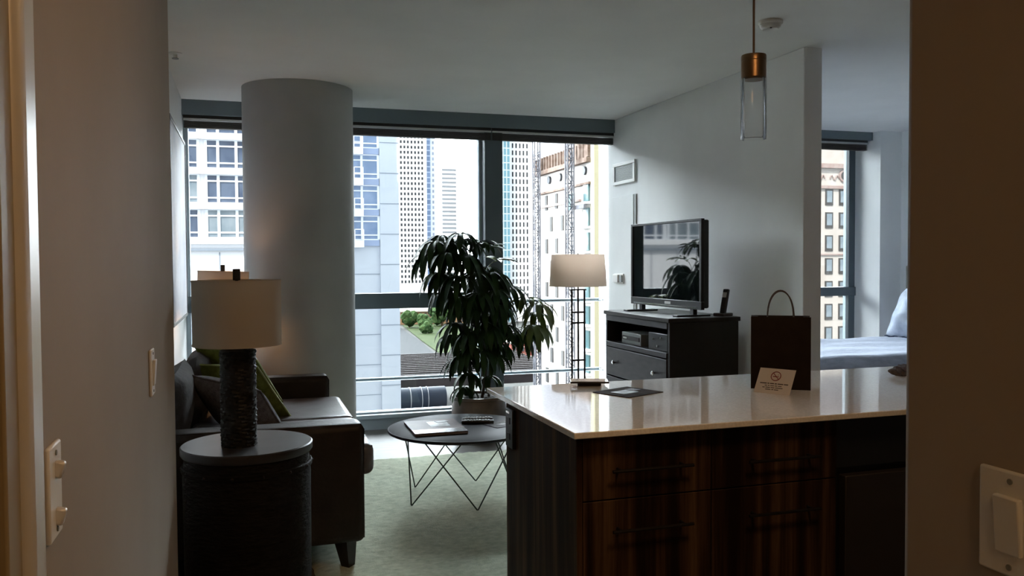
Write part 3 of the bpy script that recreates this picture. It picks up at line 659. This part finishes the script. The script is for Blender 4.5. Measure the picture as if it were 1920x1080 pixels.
# tent card
d0, n0 = Vector((.516,-.856,0)).normalized(), Vector((.856,.516,0)).normalized()
cbase = Vector((1.970, 2.859, zc)); rzc = math.atan2(d0.y, d0.x)
cd = thing('tent_card', 'white no smoking tent card leaning before the paper bag', 'sign', cbase, rzc)    # local +X along the card, +Y away
wc, hc, lean = .1485, .0925, .064
th = math.atan2(lean, hc); Lc = math.hypot(lean, hc)
Rc = Matrix.Rotation(-th, 4, 'X')
MB().box(-wc/2, wc/2, 0, .0012, 0, Lc).xf(Rc).build('front_panel', 'card', cd)
MB().box(-.03, .02, -.0012, 0, 0, .0905).xf(Matrix.Translation((-.01, .084, 0)) @ Matrix.Rotation(math.radians(13), 4, 'X')).build('easel_strut', 'card', cd)
g = MB(); cz = Lc*.70
def ringpts(r, n=40): return [(r*math.cos(2*PI*i/n), 0, r*math.sin(2*PI*i/n)) for i in range(n+1)]
g.tube([(x, -.0008, cz+z) for x, _, z in ringpts(.0195)], .0017, 6)
g.tube([(-.0138, -.0008, cz+.0138), (.0138, -.0008, cz-.0138)], .0016, 6)
g.xf(Rc).build('prohibition_ring', 'red', cd, smooth=True)
g = MB(); g.box(-.012, .006, -.0012, 0, cz-.0035, cz-.0002); g.box(.007, .0115, -.0012, 0, cz-.0035, cz-.0002); g.tube([(.010, -.0008, cz+.002), (.007, -.0008, cz+.006), (.010, -.0008, cz+.009)], .0007, 5)
g.xf(Rc).build('cigarette_symbol', 'red', cd)
g = MB()
for zz, h_, runs in ((Lc*.40, .0042, [(-.058,-.030),(-.027,-.019),(-.016,.0),(.003,.012),(.015,.038),(.041,.058)]), (Lc*.315, .003, [(-.036,-.026),(-.023,-.016),(-.013,.002),(.005,.016),(.019,.034)]),
                     (Lc*.24, .003, [(-.044,-.034),(-.031,-.012),(-.009,.006),(.009,.040)]), (Lc*.165, .003, [(-.030,-.008),(-.004,.004),(.007,.024)])):
    for a_, c_ in runs: g.box(a_, c_, -.0006, .0004, zz-h_/2, zz+h_/2)
g.xf(Rc).build('printed_lines', 'ink', cd)
# brochure, slab gadget, cloth
br = thing('brochure', 'dark brochure with a bright photo lying on the countertop', 'brochure', (1.455, 3.08, zc), math.radians(24))
B(-.105, .105, -.095, .095, 0, .003).build('sheet', 'leafprint', br)
B(-.06, .03, -.03, .04, .003, .0036).build('cover_photo', 'photo', br); B(.035, .08, -.0, .05, .003, .0036).build('cover_print', 'magred', br)
gd = thing('flat_gadget', 'flat glossy dark rimmed slab on a small black foot on the countertop', 'electronic device', (1.385, 3.315, zc), math.radians(-20))
M['gloss'] = mat('glossy_slab', (.30,.30,.28), .05, 0, .8)
B(-.05, .05, -.035, .035, 0, .016).build('foot', 'black', gd, bevel=.006)
B(-.082, .082, -.05, .05, .014, .021).build('rim', 'darkpl', gd, bevel=.003); B(-.078, .078, -.046, .046, .0205, .0222).build('glass_top', 'gloss', gd)
cl = MB(); r = bmesh.ops.create_icosphere(cl.bm, subdivisions=4, radius=1)
for v in cl.bm.verts:
    p = v.co; k = 1+.18*math.sin(p.x*6+p.y*4)+.12*math.sin(p.y*11-p.z*5)+.08*math.sin(p.x*17)
    v.co = Vector((p.x*.075*k, p.y*.045*k, max(0, .018+p.z*.026*k)))
tag(cl.build('cloth', 'greyfab', smooth=True, loc=(2.87, 3.12, zc+.001)), 'dark grey crumpled cloth on the countertop beside the hall wall', 'cloth')
# ------------------------------------------------------------------ bed
bd = thing('bed', 'bed with a pale blue quilt in the room past the partition', 'bed', (5.23, 6.06, 0))
B(-1.25, 1.02, -.74, .74, .10, .36).build('base', 'mattress', bd, bevel=.02)
q = MB(); nx, ny = 60, 44; vs = []
for i in range(nx+1):
    row = []
    for j in range(ny+1):
        u, v = i/nx, j/ny; x = -1.27+2.31*u; y = -.76+1.52*v
        e = min(u*2.31, v*1.52, (1-v)*1.52); z = .70-.16*max(0, 1-e/.10)**2 + .006*math.sin(y*16+math.sin(x*3)*1.2)+.004*math.sin(x*9+y*5)
        row.append(q.bm.verts.new((x, y, z)))
    vs.append(row)
for i in range(nx):
    for j in range(ny): q.bm.faces.new((vs[i][j], vs[i+1][j], vs[i+1][j+1], vs[i][j+1]))
ext = bmesh.ops.extrude_face_region(q.bm, geom=q.bm.faces[:])
for v in [g_ for g_ in ext['geom'] if isinstance(g_, bmesh.types.BMVert)]: v.co.z = min(v.co.z-.05, .50)
q.build('quilt', 'quilt', bd, smooth=True)
B(-1.25, 1.02, -.75, .75, .36, .60).build('mattress', 'mattress', bd, bevel=.05)
B(1.03, 1.10, -.78, .78, 0, 1.38).build('headboard', 'headboard', bd, bevel=.01)
for label, y, rz in (('crumpled pale blue pillow against the headboard at the window side', 6.40, .0), ('crumpled pale blue pillow against the headboard beside the near edge of the bed', 5.72, .0)):
    p = thing('bed_pillow', label, 'pillow', (6.03, y, .93), 0, 'bed pillows')
    cu = cushion(.62, .52, .24, .8, 26, .5)
    for v in cu.bm.verts: v.co.z *= 1+.15*math.sin(v.co.x*22+v.co.y*9)+.10*math.sin(v.co.y*31-v.co.x*12)
    cu.xf(Matrix.Rotation(math.radians(28), 4, 'Y') @ Matrix(((0,0,1,0),(1,0,0,0),(0,1,0,0),(0,0,0,1))))
    cu.build('cover', 'pillowfab', p, smooth=True)
    pts = [(-.14+.012*math.sin(i*1.7), -.30+i*.04, -.222+.006*math.sin(i*2.3)) for i in range(16)]
    MB().tube(pts, .008, 6).build('fringe', 'fringe', p, smooth=True)
# ------------------------------------------------------------------ outside: balcony rails
for label, z in (('upper pale blue railing bar outside the window', 1.075), ('lower pale blue railing bar outside the window', .405)):
    t = thing('railing_bar', label, 'railing', (1.4, W+.22, z), group='balcony railing bars')
    x0 = -1.9 if z < .8 else .72
    MB().cyl((x0, 0, 0), (1.86, 0, 0), .017, n=14).build('bar', 'rail', t, smooth=True)
    for x in (x0+.02, .70, 1.84): MB().cyl((x, -.10, 0), (x, 0, 0), .008, n=8).build('bracket', 'rail', t)
# ------------------------------------------------------------------ outside: city
GZ = -24.5
struct('ground', B(-500, 900, 30, 1500, GZ-1, GZ), 'xground', label='pale city ground far below the window')
def win_box(parent, proto, x, y, z, name='window'):
    o = proto.copy(); COL.objects.link(o); o.parent = parent; o.location = (x, y, z); o.name = name; return o
def facade_proto(w, h, d=.25, m='xdark', name='window'):
    return B(-w/2, w/2, -d/2, d/2, -h/2, h/2).build(name, m)
def drop(o): bpy.data.objects.remove(o)
# white apartment block straight across
A = thing('apartment_block', 'white apartment block with wide blue windows across the street', 'building', (0,0,0))
B(-64, 7.4, 72, 98, GZ, 18.6).build('walls', 'xwhite', A); B(-14, 7.4, 72.6, 90, 18.6, 46).build('added_shade_block', 'xwhite', A)  # upper block added out of view to shade the set-back wing
fl_h = 2.78; zb = 3.46
def big_window(parent, x0, x1, y, z0, z1, lights, gm, bal=False):
    g_ = B(x0, x1, y-.05, y+.1, z0, z1).build('window', gm, parent)
    f = MB(); n = lights; w = x1-x0
    for k in range(n+1):
        xx = x0+w*({0:0,1:.2,2:.5,3:.8,4:1}[k] if n == 4 else k/n); f.box(xx-.11, xx+.11, y-.16, y, z0, z1)
    for zz in (z0, z0+.42, z1-.5, z1): f.box(x0, x1, y-.14, y, zz-.06, zz+.06)
    f.build('frame', 'xframe', g_)
    return g_
pier = -3.22
for r_ in range(5):
    z0 = zb+r_*fl_h
    B(-64, 7.4, 71.6, 72, z0-.5, z0-.02).build('band', 'xwhite', A)
    for k in range(-13, 2):
        x0 = pier+.28+k*5.2; big_window(A, x0, x0+4.64, 72, z0, z0+2.26, 4, 'xglassgrey' if (k*7+r_*3) % 4 == 0 else 'xglass')
B(-64, 7.4, 71.7, 72, 2.42, 2.6).build('cornice', 'xseam', A)
for x in range(-62, 7, 3): B(x-.04, x+.04, 71.95, 72, -20, 2.3).build('panel_seam', 'xseam', A)
# set-back wing
A2 = thing('apartment_wing', 'pale blue grey shaded wing with blue windows right of the column', 'building', (0,0,0))
B(7.45, 13.86, 80, 98, GZ, 20.5).build('walls', 'xpanel', A2)
B(12.1, 13.9, 79.6, 80, GZ, 20.5).build('panel_strip', 'xpanel', A2)
wz = 3.55; wf = 2.86
for r_ in range(5):
    z0 = wz+r_*wf
    B(7.5, 12.05, 79.7, 80, z0-.6, z0-.06).build('spandrel', 'xspandrel', A2)
    big_window(A2, 8.9, 12.0, 80, z0, z0+2.2, 2, 'xglassblue')
    bl = MB(); bl.box(9.6, 10.45, 78.6, 79.6, z0-.75, z0-.1); bl.build('balcony', 'xwhite', A2)
    rl = MB()
    for x in (9.62, 10.43): rl.box(x-.04, x+.04, 78.6, 78.7, z0-.1, z0+.95)
    rl.box(9.6, 10.45, 78.6, 78.7, z0+.87, z0+.95); rl.box(9.6, 10.45, 78.6, 78.7, z0+.35, z0+.41); rl.build('balcony_rail', 'xwhite', A2)
for k in range(12):
    z = 15.5-k*2.86; B(12.1, 13.9, 79.56, 79.62, z-.035, z+.035).build('panel_seam', 'xseam', A2)
for k in range(8):
    z = .3-k*2.86; B(7.5, 12.1, 79.96, 80.02, z-.03, z+.03).build('panel_seam', 'xseam', A2)
# gridded white tower
def grid_tower(t, x0, x1, y0, y1, ztop, cols, pitch, zrow, wh, zstart, nrows, m='xtower', hsz=1.7, parts=100):
    B(x0, x1, y0, y1, GZ, ztop).build('walls', m, t)
    pr = facade_proto(wh, hsz); rest = MB(); n = 0
    for r_ in range(nrows):
        for c in cols:
            z = zstart+r_*zrow
            if n < parts: win_box(t, pr, c, y0, z); n += 1
            else: rest.box(c-wh/2, c+wh/2, y0-.12, y0+.12, z-hsz/2, z+hsz/2)
    drop(pr)
    if n >= parts and len(rest.bm.verts):
        o = rest.build('windows_beyond', 'xdark', t); o['kind'] = 'stuff'
T1 = thing('office_tower', 'tall white tower with a dense grid of small dark windows', 'building', (0,0,0))
grid_tower(T1, 83.2, 104.2, 500, 522, 120, [86.6+i*2.13 for i in range(8)], 0, 3.08, 1.15, -10.5, 34)
T2 = thing('office_tower', 'slim blue glass tower next to the gridded white tower', 'building', (0,0,0))
B(104.6, 108.7, 510, 530, GZ, 120).build('glass_wall', 'xblue', T2); B(108.7, 112.0, 511, 530, GZ, 120).build('side_bay', 'xdots', T2)
T3 = thing('office_tower', 'shorter pale tower with grey window bands against the sky', 'building', (0,0,0))
B(135.2, 147.2, 600, 620, GZ, 72).build('walls', 'xtower', T3); B(136.5, 144, 602, 615, 72, 76).build('roof_plant', 'xpanel', T3)
for k in range(26): B(136.2, 146.6, 599.7, 600, -8+k*3.0, -6.6+k*3.0).build('window_band', 'xband', T3)
T4 = thing('office_tower', 'teal glass tower with white floor lines beside the mullion', 'building', (0,0,0))
B(97.0, 106.4, 340, 360, GZ, 90).build('glass_wall', 'xteal', T4)
for k in range(35): B(96.2, 97.9, 338.6, 340, -18+k*3.05, -17.65+k*3.05).build('balcony', 'xtower', T4)
T5 = thing('office_tower', 'white tower with five columns of dark windows', 'building', (0,0,0))
grid_tower(T5, 106.6, 118.0, 345, 365, 90, [109.2+i*1.62 for i in range(5)], 0, 3.05, .62, -19.5, 32, hsz=2.0)
# building under restoration
F = thing('restoration_building', 'cream ornate building under restoration with round windows', 'building', (0,0,0))
YS = 98.6
B(42, 96, YS, 121, GZ, 16.6).build('walls', 'xcream', F)
B(41.9, 43.2, YS-.15, 99.6, GZ, 30.0).build('corner_pier', 'xyellow', F)
B(42.4, 95, YS+.4, 120.6, 16.6, 25).build('mansard_roof', 'xroof', F)
cr = MB(); cr.box(41.3, 42, 99.6, 121, 14.0, 14.6); cr.box(41.6, 42, 99.6, 121, 11.2, 11.5); cr.build('cornice', 'xbrown', F)
cr = MB(); cr.box(43.5, 96, YS-.5, YS, 14.0, 14.6); cr.box(43.5, 96, YS-.3, YS, 11.2, 11.6); cr.box(43.5, 96, YS-.2, YS, 2.0, 2.2); cr.build('cornice', 'xpink', F)
for k in range(17): B(41.5, 42, 101.2+k*1.15, 101.5+k*1.15, 14.6, 16.5).build('frieze_post', 'xbrown', F)
B(41.7, 42, 103, 120, 9.2, 9.5).build('pink_frieze', 'xpink', F); B(41.6, 42, 99.8, 104.5, 14.7, 18.5).build('brown_panel', 'xbrown', F)
for y in (101.5, 110.4, 114.8):
    MB().cyl((41.7, y, 13.05), (42.05, y, 13.05), .55, n=20).build('round_window', 'xdark', F)
for x in (74.0, 79.5, 85.0):
    w_ = MB().cyl((x, YS-.25, 13.0), (x, YS+.05, 13.0), .58, n=20).build('round_window', 'xwinframe', F)
    MB().lathe([(.60, -.1), (.85, -.1), (.85, .1), (.60, .1)], 24, close=True).xf(Matrix.Translation((x, YS-.15, 13.0)) @ Matrix.Rotation(PI/2, 4, 'X')).build('surround', 'xpink', w_)
    for sg in (-1, 1): MB().tube([(x+sg*(.9+.16*i), YS-.12, 12.7+.35*math.sin(i*1.1)) for i in range(10)], .08, 6).build('garland', 'xpink', w_)
pw = B(-.1, .1, -.45, .45, -1.05, 1.05).build('window', 'xwinframe')
for r_ in range(9):
    z = 9.85-r_*3.14
    for y in ((109.85, 114.2) if r_ % 2 else (112.1, 116.25)): win_box(F, pw, 41.95, y, z)
drop(pw)
pb = B(-.15, .15, -.85, .85, -1.15, 1.15).build('balcony_door', 'xtealg')
for r_ in range(9):
    z = 10.2-r_*3.15; win_box(F, pb, 41.9, 100.85, z, 'balcony_door')
    B(41.2, 42, 99.7, 102.2, z-1.5, z-1.25).build('balcony', 'xwhite', F)
drop(pb)
ps = B(-.62, .62, -.1, .1, -1.1, 1.1).build('window', 'xwinframe')
for x in (43.9, 71.7, 74.0, 77.1, 79.35, 82.4, 84.7):
    for r_ in range(8):
        z = 10.0-r_*3.17
        if x < 50 and r_ % 2: continue
        w_ = win_box(F, ps, x, YS-.02, z)
        B(-.42, .42, -.14, -.1, -.7, .9).build('pane', 'xglassgrey', w_)
drop(ps)
def mast(label, x, y, z0, z1, w=.75):
    t = thing('hoist_mast', label, 'construction hoist', (x, y, z0), group='construction hoist masts')
    h_ = z1-z0
    for sx in (-1, 1):
        for sy in (-1, 1): B(sx*w-.09, sx*w+.09, sy*w-.09, sy*w+.09, 0, h_).build('corner_post', 'xmast', t)
    l = MB(); z = 0; k = 0
    while z < h_-1.5:
        for sy in (-1, 1):
            a, b_ = ((-w, sy*w, z), (w, sy*w, z+1.5)) if k % 2 else ((w, sy*w, z), (-w, sy*w, z+1.5))
            l.cyl(a, b_, .07, n=4); l.cyl((-w, sy*w, z), (w, sy*w, z), .06, n=4)
        for sx in (-1, 1):
            a, b_ = ((sx*w, -w, z), (sx*w, w, z+1.5)) if k % 2 else ((sx*w, w, z), (sx*w, -w, z+1.5))
            l.cyl(a, b_, .07, n=4)
        z += 1.5; k += 1
    l.build('lattice', 'xmast', t)
    return t
mast('steel lattice hoist mast in front of the cream building behind the floor lamp', 40.3, 102.8, GZ, 19, .42)
mast('steel lattice hoist mast at the far corner of the cream building', 40.6, 116.8, GZ, 19, .40)
t = thing('hoist_platform', 'teal netted work platform on the side of the cream building', 'work platform', (40.86, 101.4, 8.1))
B(0, .32, -2.0, 1.6, 0, .5).build('deck', 'xmast', t); B(0, .1, 1.2, 3.6, 0, 2.2).build('netting', 'xnet', t)
# low buildings, street, park, tracks
t = thing('brick_warehouse', 'low orange brick building with rows of windows behind the trees', 'building', (0,0,0))
B(58, 94, 345, 362, GZ, -19.3).build('walls', 'xorange', t); B(57.5, 94.5, 344.5, 363, -19.3, -18.8).build('parapet', 'xcream', t)
pr = facade_proto(.8, 1.5)
for r_ in range(2):
    for k in range(13): win_box(t, pr, 62.0+k*2.0+(k//3)*.9, 345, -23.2+r_*2.6)
drop(pr)
t = thing('brick_building', 'red brick building with pale lines beside the construction mast', 'building', (0,0,0))
B(56.3, 62.6, 180, 196, GZ, -17.1).build('walls', 'xred', t); B(56.1, 62.8, 179.7, 196.3, -17.1, -16.7).build('parapet', 'xcream', t)
pr = facade_proto(.45, .8)
for r_ in range(3):
    for k in range(3): w_ = win_box(t, pr, 57.3+k*1.9, 180, -18.4-r_*2.1); B(-.35, .35, -.2, -.1, .5, .6).build('lintel', 'xcream', w_)
drop(pr)
for k in range(2): B(58.2+k*1.9, 58.3+k*1.9, 179.85, 180, GZ, -17.1).build('downpipe', 'xtrunk', t)
st = MB(); st.prism([(36, 222), (48.5, 214), (53.6, 268), (58, 338), (54, 338), (51, 300)], GZ, GZ+.1); struct('street', st, 'xroad', label='grey street running away below the window')
st = MB(); st.prism([(49.5, 205), (66, 205), (80, 270), (84, 338), (60, 338), (54.2, 270)], GZ+.1, GZ+.35); struct('lawn', st, 'xlawn', label='bright green strip of lawn beside the street')
def tree(label, x, y, h, r):
    t = thing('street_tree', label, 'tree', (x, y, GZ), group='street trees')
    MB().cyl((0,0,0), (0,0,h*.5), r*.12, r*.07, 8).build('trunk', 'xtrunk', t)
    c = MB(); rnd = random.Random(int(x*10+y))
    for k in range(12):
        g_ = bmesh.ops.create_icosphere(c.bm, subdivisions=2, radius=r*rnd.uniform(.4,.6))
        off = Vector((rnd.uniform(-.6,.6)*r, rnd.uniform(-.6,.6)*r, h*.62+rnd.uniform(-.5,.5)*r))
        for v in g_['verts']: v.co = v.co*(1+rnd.uniform(-.25,.25))+off
    c.build('crown', 'xtree', t)
tree('green street tree before the orange brick building at the panel wing', 60.3, 325, 6.0, 3.4)
tree('green street tree between the lawn and the orange building', 65.0, 318, 5.2, 3.0)
tree('small green street tree at the end of the lawn', 61.0, 296, 4.2, 2.4)
tree('big green tree before the orange building beside the plant leaves', 74.5, 330, 8.5, 5.0)
tr = thing('elevated_tracks', 'dark elevated railway deck with many parallel rails below the window', 'railway', (0,0,0))
B(6, 51, 131, 163, -17.6, -16.8).build('deck', 'xtrack', tr)
for k in range(13): B(6, 51, 132+k*2.45, 132.4+k*2.45, -16.8, -16.45).build('rail', 'xrail', tr)
B(6, 51, 130.4, 131, -18.4, -16.4).build('edge_girder', 'xtrack', tr)
for x in (17, 27.6, 38, 48): B(x-.5, x+.5, 131, 132, GZ, -17.6).build('support_post', 'xtrack', tr)
tk = thing('storage_tank', 'dark horizontal tank with pale curved bands below the railway', 'tank', (22, 121, GZ))
MB().cyl((-5, 0, 6.0), (5.6, 0, 6.0), 1.65, n=40).build('shell', 'xtank', tk, smooth=True)
for x in (.35, 2.0, 2.9): MB().lathe([(1.66, -.05), (1.72, -.05), (1.72, .05), (1.66, .05)], 40, close=True).xf(Matrix.Translation((x, 0, 6.0)) @ Matrix.Rotation(PI/2, 4, 'Y')).build('band', 'xtankband', tk)
for x in (-3, 1, 4.6): B(x-.3, x+.3, -1.2, 1.2, 0, 4.8).build('saddle', 'xtrack', tk)
# ------------------------------------------------------------------ lights
SKY_FRONT, SKY_BACK = 17.0, 1.1
w = bpy.data.worlds.new('sky'); S.world = w; w.use_nodes = True
bgn = w.node_tree.nodes['Background']; bgn.inputs[0].default_value = (.86, .94, 1.0, 1)
_N, _L = w.node_tree.nodes, w.node_tree.links
_tc = _N.new('ShaderNodeTexCoord'); _sx = _N.new('ShaderNodeSeparateXYZ'); _mr = _N.new('ShaderNodeMapRange')   # bright hazy sky towards the window side, deeper sky behind the building
_mr.inputs['From Min'].default_value = .02; _mr.inputs['From Max'].default_value = .40; _mr.inputs['To Min'].default_value = SKY_BACK; _mr.inputs['To Max'].default_value = SKY_FRONT
_L.new(_tc.outputs['Generated'], _sx.inputs[0]); _L.new(_sx.outputs['Y'], _mr.inputs['Value']); _mz = _N.new('ShaderNodeMapRange'); _mz.inputs['From Min'].default_value = .08; _mz.inputs['From Max'].default_value = .40; _mz.inputs['To Min'].default_value = .9
_mu = _N.new('ShaderNodeMath'); _mu.operation = 'MULTIPLY'                                   # overcast: brighter overhead than at the horizon
_L.new(_sx.outputs['Z'], _mz.inputs['Value']); _L.new(_mr.outputs[0], _mu.inputs[0]); _L.new(_mz.outputs[0], _mu.inputs[1]); _L.new(_mu.outputs[0], bgn.inputs[1])
sun = bpy.data.lights.new('sun', 'SUN'); sun.energy = 3.2; sun.angle = math.radians(.6); sun.color = (1, .96, .9)
so = bpy.data.objects.new('sun', sun); COL.objects.link(so); so.rotation_euler = Vector((.5, .55, -.75)).to_track_quat('-Z', 'Y').to_euler()
# ------------------------------------------------------------------ camera
cam = bpy.data.cameras.new('camera'); cam.sensor_width = 36; cam.lens = 1583.5/1920*36; cam.clip_start = .05; cam.clip_end = 3000
co = bpy.data.objects.new('camera', cam); COL.objects.link(co)
yaw, pitch, roll = .30499398, .0319033715, -.00594236453
fwd = Vector((math.sin(yaw)*math.cos(pitch), math.cos(yaw)*math.cos(pitch), -math.sin(pitch)))
rt = Vector((math.cos(yaw), -math.sin(yaw), 0)); up = rt.cross(fwd)
r2 = rt*math.cos(roll)+up*math.sin(roll); u2 = -rt*math.sin(roll)+up*math.cos(roll)
co.matrix_world = Matrix(((r2.x, u2.x, -fwd.x, 0), (r2.y, u2.y, -fwd.y, 0), (r2.z, u2.z, -fwd.z, 1.45), (0,0,0,1)))
S.camera = co
vs_ = S.view_settings; vs_.view_transform = 'Standard'; vs_.look = 'None'; vs_.gamma = 1; vs_.exposure = 1.07; vs_.use_curve_mapping = False
S.cycles.max_bounces = 10; S.cycles.diffuse_bounces = 6; S.cycles.glossy_bounces = 4; S.cycles.transparent_max_bounces = 16; S.cycles.caustics_reflective = False; S.cycles.caustics_refractive = False
S.cycles.sample_clamp_indirect = 25
